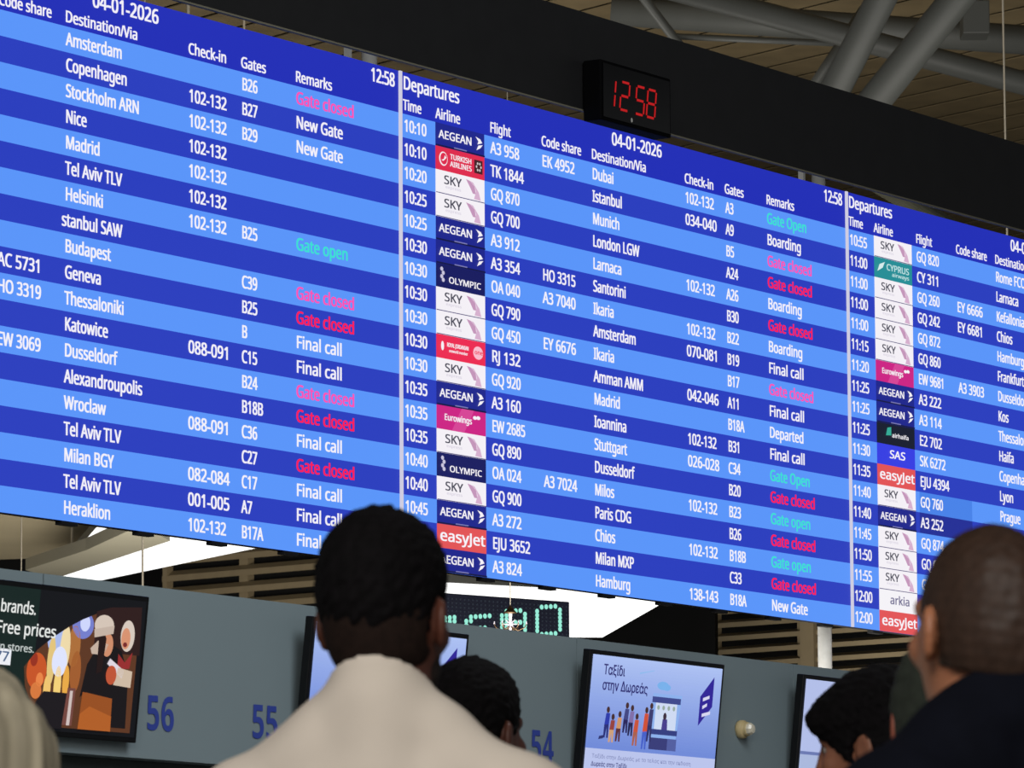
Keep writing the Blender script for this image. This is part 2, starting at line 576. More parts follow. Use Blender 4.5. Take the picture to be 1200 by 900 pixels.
def tile(mb, kind, x0, x1, z0, z1):
    w, h = x1 - x0, z1 - z0
    y1, y2, y3 = -.005, -.008, -.010
    X = lambda a: x0 + a * w
    Z = lambda a: z0 + a * h
    wht = em((245, 242, 248))

    def txt(s, a, b, cap, width, m_=wht, skew=0.0):
        put_text(mb, s, X(a), Z(b), cap * h, 1, y3, m_, width=width * w, skew=skew)
    if kind == 'a':
        mb.quad(x0, z0, x1, z1, y1, em((30, 38, 140)))
        mb.quad(X(0), Z(.0), X(1), Z(.07), y2, em((20, 24, 70)))
        txt('AEGEAN', .05, .36, .34, .68)
        mb.poly([(X(.80), Z(.80)), (X(.86), Z(.62)), (X(.84), Z(.48)), (X(.94), Z(.58)), (X(.90), Z(.72))], y3, wht)
        mb.poly([(X(.82), Z(.22)), (X(.86), Z(.44)), (X(.95), Z(.50)), (X(.90), Z(.34))], y3, wht)
        mb.quad(X(.36), Z(.05), X(.62), Z(.10), y3, em((120, 120, 180)))
    elif kind == 's':
        mb.quad(x0, z0, x1, z1, y1, em((244, 240, 246)))
        mb.quad(x0, z0, x1, Z(.035), y2, em((70, 62, 120)))
        txt('SKY', .15, .44, .36, .36, em((78, 78, 92)))
        txt('express', .18, .26, .12, .32, em((214, 208, 222)))
        mb.poly([(X(.60), Z(.86)), (X(.68), Z(.82)), (X(.78), Z(.62)), (X(.80), Z(.30)), (X(.74), Z(.30)), (X(.68), Z(.56))], y3, em((196, 150, 186)))
        mb.poly([(X(.68), Z(.82)), (X(.74), Z(.78)), (X(.86), Z(.40)), (X(.90), Z(.06)), (X(.76), Z(.08)), (X(.80), Z(.40)), (X(.78), Z(.62))], y3 - .001, em((214, 176, 206)))
    elif kind == 't':
        mb.quad(x0, z0, x1, z1, y1, em((222, 44, 78)))
        mb.disc(X(.15), Z(.5), .085 * w, .30 * h, y2, wht)
        mb.disc(X(.15), Z(.5), .070 * w, .25 * h, y3, em((222, 44, 78)))
        mb.poly([(X(.10), Z(.42)), (X(.20), Z(.56)), (X(.17), Z(.66)), (X(.14), Z(.40))], y3 - .001, wht)
        txt('TURKISH', .28, .55, .22, .44)
        txt('AIRLINES', .28, .24, .22, .44)
        mb.quad(X(.78), Z(.22), X(.95), Z(.80), y2, em((70, 34, 40)))
        for k in range(6):
            mb.disc(X(.865 + .045 * math.cos(k * PI / 3)), Z(.51 + .16 * math.sin(k * PI / 3)), .016 * w, .06 * h, y3, em((210, 200, 200)), 8)
    elif kind == 'o':
        mb.quad(x0, z0, x1, z1, y1, em((24, 28, 96)))
        for k, (a, b) in enumerate(((.10, .78), (.13, .62), (.10, .46), (.13, .32))):
            mb.disc(X(a), Z(b), .03 * w, .09 * h, y3, em((200, 196, 220)), 12)
        txt('OLYMPIC', .24, .24, .26, .66)
    elif kind == 'r':
        mb.quad(x0, z0, x1, z1, y1, em((236, 44, 82)))
        mb.disc(X(.11), Z(.52), .03 * w, .2 * h, y3, wht, 12)
        txt('ROYAL JORDANIAN', .20, .52, .17, .44)
        txt('oneworld member', .24, .30, .12, .38)
        mb.disc(X(.84), Z(.5), .10 * w, .28 * h, y2, em((250, 190, 206)))
        txt('one', .76, .43, .18, .17, em((236, 44, 82)))
    elif kind == 'e':
        mb.quad(x0, z0, x1, z1, y1, em((204, 36, 132)))
        mb.poly([(X(.3), Z(0)), (X(.55), Z(0)), (X(.75), Z(1)), (X(.5), Z(1))], y2, em((214, 70, 150)))
        txt('Eurowings', .14, .40, .26, .56)
        mb.disc(X(.76), Z(.70), .04 * w, .08 * h, y3, wht, 14)
        mb.disc(X(.83), Z(.72), .04 * w, .08 * h, y3, wht, 14)
    elif kind == 'j':
        mb.quad(x0, z0, x1, z1, y1, em((226, 84, 86)))
        txt('easyJet', .04, .30, .46, .92)
    elif kind == 'c':
        mb.quad(x0, z0, x1, z1, y1, em((38, 142, 150)))
        mb.poly([(X(.06), Z(.30)), (X(.12), Z(.66)), (X(.26), Z(.82)), (X(.20), Z(.52))], y3, em((214, 236, 236)))
        txt('CYPRUS', .30, .46, .30, .60, em((190, 226, 226)))
        txt('airways', .44, .20, .18, .46, em((190, 226, 226)))
    elif kind == 'h':
        mb.quad(x0, z0, x1, z1, y1, em((22, 28, 46)))
        mb.poly([(X(.22), Z(.42)), (X(.26), Z(.80)), (X(.36), Z(.86)), (X(.36), Z(.46))], y3, em((52, 170, 150)))
        txt('airhaifa', .38, .38, .2, .44)
    elif kind == 'k':
        mb.quad(x0, z0, x1, z1, y1, em((54, 62, 226)))
        txt('SAS', .30, .36, .38, .42, wht, skew=.12)
    elif kind == 'i':
        mb.quad(x0, z0, x1, z1, y1, em((244, 242, 247)))
        txt('arkia', .26, .34, .40, .52, em((120, 116, 150)))


for pi, (s0, rows) in enumerate(((-1, P0), (0, P1), (1, P2))):
    scr = MB()
    left = s0 * W + .014
    right = (s0 + 1) * W - .014
    scr.quad(s0 * W, BOT, (s0 + 1) * W, TOP, .0, em(HEAD))
    po = scr.build('screen', board)
    hb = MB()
    hb.quad(s0 * W, 0, (s0 + 1) * W, TOP, -.003, em(HEAD))
    put(hb, 'Departures', s0 + .0055, -1.045, .55, .9, WHITE, 0, width=.113 * W)
    put(hb, '04-01-2026', s0 + .4415, -1.03, .56, .9, WHITE, 0, width=.113 * W)
    put(hb, '12:58', s0 + .9425, -1.03, .56, .9, WHITE, 0, width=.047 * W)
    for txt_, c_, w_ in (('Time', .0055, .0365), ('Airline', .070, .050), ('Flight', .1805, .0435), ('Code share', .2885, .086),
                         ('Destination/Via', .3965, .122), ('Check-in', .606, .068), ('Gates', .6995, .046), ('Remarks', .7995, .069)):
        put(hb, txt_, s0 + c_, -.17, .44, .9, WHITE, 0, width=w_ * W)
    hb.build('header_strip', po)
    for k, row in enumerate(rows):
        f = (row.split('|') + [''] * 8)[:8]
        if pi == 2:
            g = [q for q in row.split('|') if q.strip()]
            f = [g[0], '', '', '', g[1] if len(g) == 5 else '', g[-3], g[-2], g[-1]]
        light = k % 2 == 0
        base = LIGHT if light else DARK
        rb = MB()
        rb.quad(s0 * W, -(k + 1) * RH, (s0 + 1) * W, -k * RH, -.003, em(base))
        zb = k + .735
        cap = .50
        dx = .0013 * (k > 4) + (.0015 if k > 12 else 0)
        dx = 0
        put(rb, f[0], s0 + (.398 if f[0][0] != 's' else .3925), zb, cap, .90, WHITE, base)
        if f[1]:
            put(rb, f[1], s0 + .607, zb, cap, .8, WHITE, base, width=(.0675 if f[1][0] == '1' else .0735) * W)
        if f[2]:
            put(rb, f[2], s0 + .7015, zb, cap, .84, WHITE, base)
        if f[3]:
            col = WHITE
            if f[3] == 'X':
                col = PINK if light else RED  # red remark turned pink on light rows, camera bloom put into its colour
            if f[3] in 'OP':
                col = GREEN
            put(rb, REM[f[3]], s0 + .8005, zb, cap, .9, col, base, width={'X': .110, 'N': .0885, 'F': .0865, 'O': .098, 'P': .098, 'B': .084, 'D': .084}[f[3]] * W)
        if f[4].strip():
            put(rb, f[4], s0 + .2895, zb, cap, .9, WHITE, base, width=(.0095 * len(f[4]) + .004) * W)
        if f[5]:
            put(rb, f[5], s0 + .007, zb, cap, .9, WHITE, base, width=.045 * W)
        if f[6]:
            put(rb, f[6], s0 + .1815, zb, cap, .9, WHITE, base, width=(.0089 * len(f[6]) + .007) * W)
        if pi == 2 and k in (12, 13):      # one dimmer LED module
            rb.quad((s0 + .18) * W, -(k + 1) * RH, (s0 + .322) * W, -k * RH, -.0035, em((72, 130, 232) if light else (34, 46, 150)))
        rb.build('flight_row', po)
        if f[7]:
            tb_ = MB()
            tile(tb_, f[7], (s0 + .0698) * W, (s0 + .1692) * W, -(k + 1) * RH, -k * RH)
            tb_.build('airline_tile', po)
for s in (0, 1):
    mb = MB()
    mb.box((s * W - .010, -.012, BOT), (s * W + .008, 0, TOP), em((206, 204, 224)))
    mb.build('divider', board)
sx = -.73
while sx < 1.7:
    mb = MB()
    mb.box((sx * W, .0, BOT - .016), ((sx + .026) * W, .035, BOT), M_black)
    mb.build('bracket', board)
    sx += .1275

# ------------------------------------------------------------------ clock on the beam
CD = BEAM_D + .10
du = 0.0
ck_o = Vector((B0.x, B0.y, 0)) + BN * CD
t = thing('wall_clock', 'black box clock with red digits 12 58 on the dark beam', 'clock', ck_o + BU * (-.642) + Vector((0, 0, 5.098)), WROT)
mb = MB()
mb.box((0, 0, 0), (.562, .090, .262), M_clock)
mb.build('casing', t, bevel=.006)
mb = MB()
mb.box((.015, -.004, .015), (.547, .001, .247), mat('smoked_glass', (6, 6, 7), .15, var=.02))
mb.build('face_panel', t)
seg = {'1': 'bc', '2': 'abged', '5': 'afgcd', '8': 'abcdefg'}


def seven(ch, x, z, w, h, m_):
    mb = MB()
    th = .0105
    sl = .14
    X = lambda a, b: (x + a + b * sl, z + b)
    segs = {'a': ((0, h), (w, h)), 'd': ((0, 0), (w, 0)), 'g': ((0, h / 2), (w, h / 2)), 'f': ((0, h / 2), (0, h)), 'e': ((0, 0), (0, h / 2)),
            'b': ((w, h / 2), (w, h)), 'c': ((w, 0), (w, h / 2))}
    for c in seg[ch]:
        (a0, b0), (a1, b1) = segs[c]
        if b0 == b1:
            p = [X(a0 + .006, b0 - th / 2), X(a1 - .006, b0 - th / 2), X(a1 - .006, b0 + th / 2), X(a0 + .006, b0 + th / 2)]
        else:
            p = [X(a0 - th / 2, b0 + .006), X(a0 + th / 2, b0 + .006), X(a0 + th / 2, b1 - .006), X(a0 - th / 2, b1 - .006)]
        mb.poly(p, -.006, m_)
    return mb.build('digit', t)


M_led = em((184, 24, 26))
for ch, x in (('1', .030), ('2', .140), ('5', .262), ('8', .352)):
    seven(ch, x, .064, .066, .122, M_led)
mb = MB()
mb.disc(.235, .030, .007, .010, -.006, em((120, 120, 116)), 12)
mb.build('indicator', t)

# ------------------------------------------------------------------ blue desk numbers
M_num = mat('blue_vinyl', (58, 78, 170), .5, var=.03)
for s, u, z in (('56', -2.885, 2.258), ('55', -2.275, 2.26), ('54', -.482, 2.262)):
    t = thing('desk_number', 'blue number %s lettered on the grey desk wall' % s, 'number', wall_pt(u, .002, z), WROT, 'desk numbers')
    for k, ch in enumerate(s):
        mb = MB()
        put_text(mb, ch, k * .082, 0, .120, 1, -.001, M_num, off='b', width=.080, strike=0)
        mb.build('digit', t)

# ------------------------------------------------------------------ cream alarm lamp on the wall
t = thing('alarm_beacon', 'round cream beacon with faceted lens on the grey wall', 'beacon', wall_pt(1.065, 0, 2.462), WROT)
t.scale = (.8, .8, .8)
cream = mat('cream_plastic', (206, 186, 138), .45, var=.05)
mb = MB()
mb.lathe([(0, .0), (0, .046), (-.012, .048), (-.03, .046), (-.034, .040), (-.036, .034), (-.050, .036), (-.056, .034), (-.056, 0)][::1], cream)
mb.build('base', t, smooth=True)
mb = MB()
mb.lathe([(-.054, .0), (-.054, .033), (-.070, .031), (-.082, .022), (-.086, .0)], mat('pale_lens', (236, 228, 206), .15, var=.04, spec=.6), n=8)
mb.build('lens', t)

# ------------------------------------------------------------------ televisions on the wall
TVW, TVH = .995, .560
TVROT = Matrix.Rotation(BYAW, 4, 'Z') @ Matrix.Rotation(math.radians(6.5), 4, 'X')


def tv(u, label, paint, TVH=.56, z0=2.148):
    """u: left edge on the wall; top leans out over the hall"""
    base = wall_pt(u, .045, z0)
    t = thing('television', label, 'television', base, TVROT.to_euler(), 'screens along the check-in wall')
    mb = MB()
    mb.box((0, 0, 0), (TVW, .035, TVH), M_tv)
    mb.box((.12, .035, .10), (TVW - .12, .06, TVH - .10), M_tv)
    mb.build('casing', t, bevel=.004)
    mb = MB()
    mb.box((.35, .05, .2), (.65, .095, .36), M_black)
    mb.build('wall_mount', t)
    mb = MB()
    mb.hh = TVH
    paint(mb)
    mb.build('screen', t)
    return t


BZ = .018


def sx_(a):
    return BZ + a * (TVW - 2 * BZ)


def sz_(b, hh=.56):
    return BZ + b * (hh - 2 * BZ)


def pp(mb, pts, rgb, layer):
    mb.poly([(sx_(a), sz_(b, mb.hh)) for a, b in pts], -.002 - layer * .0006, em(rgb))


def pd(mb, a, b, ra, rb, rgb, layer, rot=0):
    mb.disc(sx_(a), sz_(b, mb.hh), ra * (TVW - 2 * BZ), rb * (mb.hh - 2 * BZ), -.002 - layer * .0006, em(rgb), 26, rot)


def pt(mb, s, a, b, cap, w, rgb, layer, strike=.01, skew=0.0):
    put_text(mb, s, sx_(a), sz_(b, mb.hh), cap * (mb.hh - 2 * BZ), 1, -.002 - layer * .0006, em(rgb), width=w * (TVW - 2 * BZ), skew=skew, strike=strike)


def band(mb, b0, b1, c0, c1, n, layer):
    for i in range(n):
        k = i / (n - 1)
        pp(mb, [(0, b0 + (b1 - b0) * i / n), (1, b0 + (b1 - b0) * i / n), (1, b0 + (b1 - b0) * (i + 1) / n), (0, b0 + (b1 - b0) * (i + 1) / n)],
           tuple(int(c0[j] + (c1[j] - c0[j]) * k) for j in range(3)), layer)


def shopping(mb):
    pp(mb, [(0, 0), (1, 0), (1, 1), (0, 1)], (16, 34, 30), 0)
    pp(mb, [(.40, 0), (1, 0), (1, 1), (.40, 1)], (12, 14, 18), 1)
    pt(mb, 'brands.', .178, .815, .085, .195, (225, 228, 225), 16, .03)
    pt(mb, 'Free prices', .165, .665, .085, .33, (225, 228, 225), 16, .03)
    pt(mb, 'gifts in stores.', .072, .545, .052, .31, (190, 198, 195), 16, .03)
    pp(mb, [(.02, .44), (.27, .44), (.27, .555), (.02, .555)], (236, 238, 244), 2)
    pt(mb, '0 77', .12, .465, .07, .14, (60, 90, 130), 3, .03)
    # round picture
    ARC = [(.345, .44), (.41, .57), (.49, .67), (.57, .755), (.645, .82), (.725, .875), (.82, .92), (.97, .95), (.97, .03), (.46, .03), (.36, .30)]
    pp(mb, ARC, (92, 54, 32), 3)
    pp(mb, [(.72, .60), (.72, .89), (.80, .93), (.975, .955), (.985, .60)], (44, 24, 22), 4)
    for a, b, ra, rb, c, ly in ((.355, .42, .055, .13, (198, 84, 36), 4), (.335, .50, .020, .05, (150, 48, 28), 5), (.375, .36, .02, .05, (232, 132, 70), 5), (.36, .28, .03, .06, (214, 120, 60), 5),
                                (.455, .655, .055, .11, (168, 186, 236), 4), (.43, .50, .022, .18, (226, 196, 124), 5), (.50, .60, .028, .17, (238, 218, 170), 5),
                                (.59, .78, .060, .10, (116, 126, 204), 4), (.60, .795, .028, .06, (206, 214, 252), 5), (.475, .50, .042, .11, (222, 228, 254), 6),
                                (.55, .62, .035, .15, (172, 110, 56), 4), (.57, .44, .030, .15, (160, 92, 44), 4), (.475, .33, .020, .14, (244, 208, 120), 6), (.52, .36, .018, .12, (232, 170, 70), 6),
                                (.42, .30, .020, .10, (240, 196, 110), 5)):
        pts = [(a + .06 + ra * math.cos(i * PI / 14), b + rb * math.sin(i * PI / 14)) for i in range(28)]
        for i in range(len(ARC)):                      # keep the lights inside the curved edge of the picture
            (xa, ya), (xb, yb) = ARC[i], ARC[(i + 1) % len(ARC)]
            out = []
            for k in range(len(pts)):
                p, q = pts[k - 1], pts[k]
                dp = (xb - xa) * (p[1] - ya) - (yb - ya) * (p[0] - xa)
                dq = (xb - xa) * (q[1] - ya) - (yb - ya) * (q[0] - xa)
                if (dp <= 0) != (dq <= 0):
                    t_ = dp / (dp - dq)
                    out.append((p[0] + (q[0] - p[0]) * t_, p[1] + (q[1] - p[1]) * t_))
                if dq <= 0:
                    out.append(q)
            pts = out
            if not pts:
                break
        if len(pts) > 2:
            pp(mb, pts, c, ly)
    # two women with a parcel and bags
    pp(mb, [(.665, .26), (.69, .50), (.74, .64), (.80, .68), (.88, .62), (.93, .44), (.94, .06), (.82, .06), (.80, .28), (.70, .30)], (20, 16, 18), 6)   # coats
    pp(mb, [(.70, .62), (.74, .68), (.80, .66), (.78, .58), (.71, .58)], (196, 176, 160), 7)      # fur collar
    pd(mb, .795, .655, .032, .085, (206, 140, 106), 7)     # left face
    pp(mb, [(.745, .44), (.742, .72), (.765, .76), (.785, .70), (.775, .46)], (34, 18, 16), 8)    # long dark hair
    pd(mb, .765, .795, .055, .075, (212, 196, 182), 9)      # beanie
    pp(mb, [(.715, .70), (.82, .74), (.822, .80), (.71, .76)], (196, 178, 164), 10)
    pd(mb, .905, .735, .040, .115, (214, 200, 188), 7)     # white hood
    pd(mb, .895, .715, .026, .078, (216, 146, 112), 8)     # right face
    pd(mb, .893, .670, .012, .018, (120, 40, 40), 9)       # smile
    pp(mb, [(.86, .60), (.90, .54), (.94, .62), (.93, .50), (.86, .48)], (150, 44, 44), 9)        # red scarf
    pp(mb, [(.80, .52), (.815, .56), (.90, .48), (.89, .42)], (222, 214, 224), 10)
    pd(mb, .828, .44, .030, .07, (190, 84, 52), 11)        # hands
    pp(mb, [(.845, .37), (.945, .36), (.948, .48), (.865, .50)], (206, 186, 164), 10)              # parcel
    pp(mb, [(.665, .03), (.85, .03), (.845, .27), (.675, .30)], (150, 78, 30), 12)                 # orange bag
    pp(mb, [(.665, .03), (.85, .03), (.848, .14), (.72, .20), (.67, .14)], (176, 94, 36), 13)
    pp(mb, [(.575, .05), (.63, .05), (.635, .32), (.59, .32)], (116, 70, 62), 12)
    pp(mb, [(.598, .05), (.616, .05), (.620, .30), (.604, .30)], (206, 190, 186), 13)
    pp(mb, [(.40, .02), (.575, .02), (.59, .28), (.46, .28), (.42, .20)], (24, 20, 24), 11)


def crest(mb, a, lay):
    pp(mb, [(a, .545), (a, .77), (a + .10, .93), (a + .10, .70)], (48, 36, 150), lay)
    for i, w in enumerate((.05, .035, .065)):
        z = .755 - .06 * i
        pp(mb, [(a + .022, z - .02), (a + .022 + w, z + .006), (a + .022 + w, z + .030), (a + .022, z + .006)], (214, 214, 240), lay + 1)


def sky_ad(mb, full=True):
    band(mb, .30, 1, (112, 138, 216), (172, 192, 242), 32, 0)
    pp(mb, [(0, 0), (1, 0), (1, .305), (0, .305)], (186, 196, 236), 1)
    crest(mb, .84, 2)
    if not full:
        return
    pt(mb, 'Ταξίδι', .085, .86, .075, .16, (44, 40, 110), 3, .03)
    pt(mb, 'στην Δωρεάς', .085, .745, .075, .345, (44, 40, 110), 3, .03)
    pd(mb, .545, .82, .045, .032, (120, 176, 234), 2)
    pd(mb, .575, .81, .03, .025, (120, 176, 234), 2)
    pp(mb, [(.36, .89), (.47, .925), (.47, .93), (.36, .90)], (140, 186, 236), 2)
    # kiosk
    pp(mb, [(.475, .36), (.67, .36), (.70, .76), (.475, .76)], (140, 176, 236), 2)
    pp(mb, [(.50, .49), (.665, .49), (.665, .69), (.50, .69)], (206, 218, 242), 3)
    pp(mb, [(.47, .69), (.69, .69), (.69, .735), (.47, .735)], (62, 72, 140), 4)
    pp(mb, [(.47, .45), (.68, .45), (.68, .49), (.47, .49)], (52, 62, 128), 4)
    pp(mb, [(.47, .335), (.61, .335), (.61, .425), (.47, .425)], (56, 60, 120), 4)
    pp(mb, [(.61, .335), (.68, .335), (.68, .425), (.61, .425)], (82, 94, 160), 4)
    pd(mb, .575, .59, .013, .03, (60, 44, 60), 5)
    pp(mb, [(.555, .49), (.60, .49), (.595, .57), (.56, .57)], (72, 60, 140), 5)
    for a in (.52, .56, .60, .64):
        pd(mb, a, .655, .010, .018, (150, 170, 160), 5)
    # queue of little figures
    for a, top, leg, coat, legs in ((.135, .60, .42, (44, 58, 170), (40, 46, 120)), (.175, .55, .39, (150, 66, 60), (206, 160, 120)), (.225, .575, .40, (206, 150, 104), (90, 46, 56)),
                                    (.275, .645, .47, (66, 70, 130), (40, 34, 90)), (.315, .63, .45, (128, 110, 168), (34, 34, 80)), (.355, .57, .38, (200, 84, 56), (170, 96, 76)),
                                    (.425, .625, .36, (206, 80, 52), (70, 96, 200)), (.46, .66, .42, (60, 60, 110), (48, 48, 100))):
        h = top - leg
        pd(mb, a + .008, top, .012, .024, (70, 44, 44), 5)
        pp(mb, [(a - .014, leg + h * .38), (a + .02, leg + h * .38), (a + .024, top - .025), (a - .006, top - .025)], coat, 6)
        pp(mb, [(a - .016, leg - .03), (a - .004, leg - .03), (a + .008, leg + h * .4), (a - .014, leg + h * .4)], legs, 6)
        pp(mb, [(a + .008, leg - .03), (a + .020, leg - .03), (a + .020, leg + h * .4), (a + .004, leg + h * .4)], legs, 6)
    pp(mb, [(.085, .375), (.12, .385), (.125, .41), (.09, .40)], (46, 50, 110), 6)
    pt(mb, 'Ταξίδι στην Δωρεάς με το τελος και την εκδοση'.replace('λ', 'λ'), .05, .235, .030, .76, (120, 128, 176), 3)
    pt(mb, 'Δωρεάς στην Ταξίδι', .05, .175, .034, .27, (52, 52, 120), 3, .03)
    pt(mb, 'Ταξίδι', .05, .06, .045, .12, (52, 52, 120), 3, .03)
    pt(mb, 'Ταξίδι μεσα', .86, .20, .022, .10, (120, 128, 176), 3)


load_glyphs('Ταξίδι στην Δωρεάς με το τελος και την εκδοσημεσα')


def script_ad(mb):
    pp(mb, [(0, .42), (1, .42), (1, 1), (0, 1)], (178, 190, 232), 0)
    pp(mb, [(0, .05), (1, .05), (1, .42), (0, .42)], (170, 184, 220), 0)
    pp(mb, [(0, .405), (1, .405), (1, .43), (0, .43)], (108, 122, 178), 1)
    pp(mb, [(0, 0), (1, 0), (1, .05), (0, .05)], (176, 34, 50), 1)
    pt(mb, 'your', .06, .70, .075, .18, (214, 128, 160), 2, .01, .2)
    pt(mb, 'journey', .09, .635, .060, .24, (150, 96, 160), 2, .01, .2)
    pt(mb, 'Shop', .26, .12, .06, .13, (80, 90, 120), 2, .01, .2)
    pt(mb, 'now open', .42, .12, .06, .2, (80, 90, 120), 2, .01, .2)


tv(-3.99, 'wall television with dark shopping advert of two women in winter hats', shopping, .505, 2.203)
tv(-2.045, 'wall television behind the man in cream with pale blue advert', lambda mb: sky_ad(mb, False))
tv(-.215, 'wall television right of number 54 with pale blue advert of queuing figures', sky_ad)
tv(1.405, 'wall television at far right with pink script advert behind dark hair', script_ad)

# ------------------------------------------------------------------ dot matrix display behind the desk wall
mdir = math.atan2(.648, .762)
t = thing('dot_matrix_display', 'dark dot matrix display with green lit characters behind the desk wall', 'display', (.318, 29.5, 0), (0, 0, mdir))
mb = MB()
TOPZ = 3.727
mb.box((-1.35, 0, 3.15), (0, .10, TOPZ), mat('navy_black_display', (14, 17, 32), .5, var=.1))
mb.build('casing', t, bevel=.004)
mb = MB()
for sgn in (-1.1, -.2):
    mb.box((sgn - .03, .03, 0), (sgn + .03, .08, 3.15), M_black)
mb.build('stand', t)
FONT = {'0': ['.####.', '#....#', '#....#', '#....#', '#....#', '#....#', '#....#', '.####.'],
        '8': ['.####.', '##...#', '##...#', '######', '##...#', '##...#', '##...#', '.####.'],
        '5': ['.#####', '##....', '#.....', '#####.', '.....#', '.....#', '#....#', '.####.'],
        '-': ['######', '######', '......', '......', '......', '......', '......', '......']}
dim = MB()
ml, md = em((150, 236, 214)), em((24, 34, 46))


def dot(b_, x, z, r, m_, y):
    b_.poly([(x + r * math.cos(k * PI / 4 + .39), z + r * math.sin(k * PI / 4 + .39)) for k in range(8)], y, m_)


for i in range(44):
    for j in range(16):
        dot(dim, -.025 - i * .030, TOPZ - .03 - j * .0225, .006, md, -.002)
for ch, x, dz in (('0', -.245, .045), ('8', -.505, .083), ('5', -.765, .128), ('-', -1.02, .150)):
    lit = MB()
    for j, line in enumerate(FONT[ch]):
        for i, c in enumerate(line):
            if c == '#':
                dot(lit, x + i * .034, TOPZ - dz - j * .022 + i * .0034, .0145, ml, -.004)
    lit.build('lit_character', t)
dim.build('dot_grid', t)

# ------------------------------------------------------------------ hanging ornament
t = thing('hanging_ornament', 'small golden star ornament hanging on a wire before the dot matrix display', 'ornament', (-.016, 27.5, 3.53))
gold = mat('dull_gold', (120, 96, 70), .4, .7, var=.1)
mb = MB()
mb.tube((0, 0, 0), (0, 0, 8.6), .003, M_cable, 8)
mb.build('wire', t)
mb = MB()
mb.lathe([(0, .003), (-.012, .010), (-.02, .016), (-.035, .03), (-.042, .036), (-.046, .0)], gold, axis='z', n=18)
mb.build('crown', t, smooth=True)
pale = mat('frosted_white', (230, 224, 236), .4, var=.03)
mb = MB()
mb.tube((0, 0, -.045), (0, 0, -.17), .010, pale, 12, .006)
for k in range(8):
    a = k * PI / 4
    mb.tube((0, 0, -.10), (.036 * math.cos(a), .01, -.10 + .036 * math.sin(a)), .006, pale, 8, .002)
mb.build('star', t)
for k in range(6):
    a = k * PI / 3
    mb = MB()
    p0 = Vector((0, 0, -.11))
    pts = [p0, p0 + Vector((.04 * math.cos(a), .04 * math.sin(a), -.025)), p0 + Vector((.075 * math.cos(a), .075 * math.sin(a), -.01)), p0 + Vector((.085 * math.cos(a), .085 * math.sin(a), .01))]
    for q, r in zip(pts, pts[1:]):
        mb.tube(q, r, .0025, gold, 8)
    mb.tube(pts[-1], pts[-1] + Vector((0, 0, .014)), .005, pale, 8, .002)
    mb.build('arm', t)


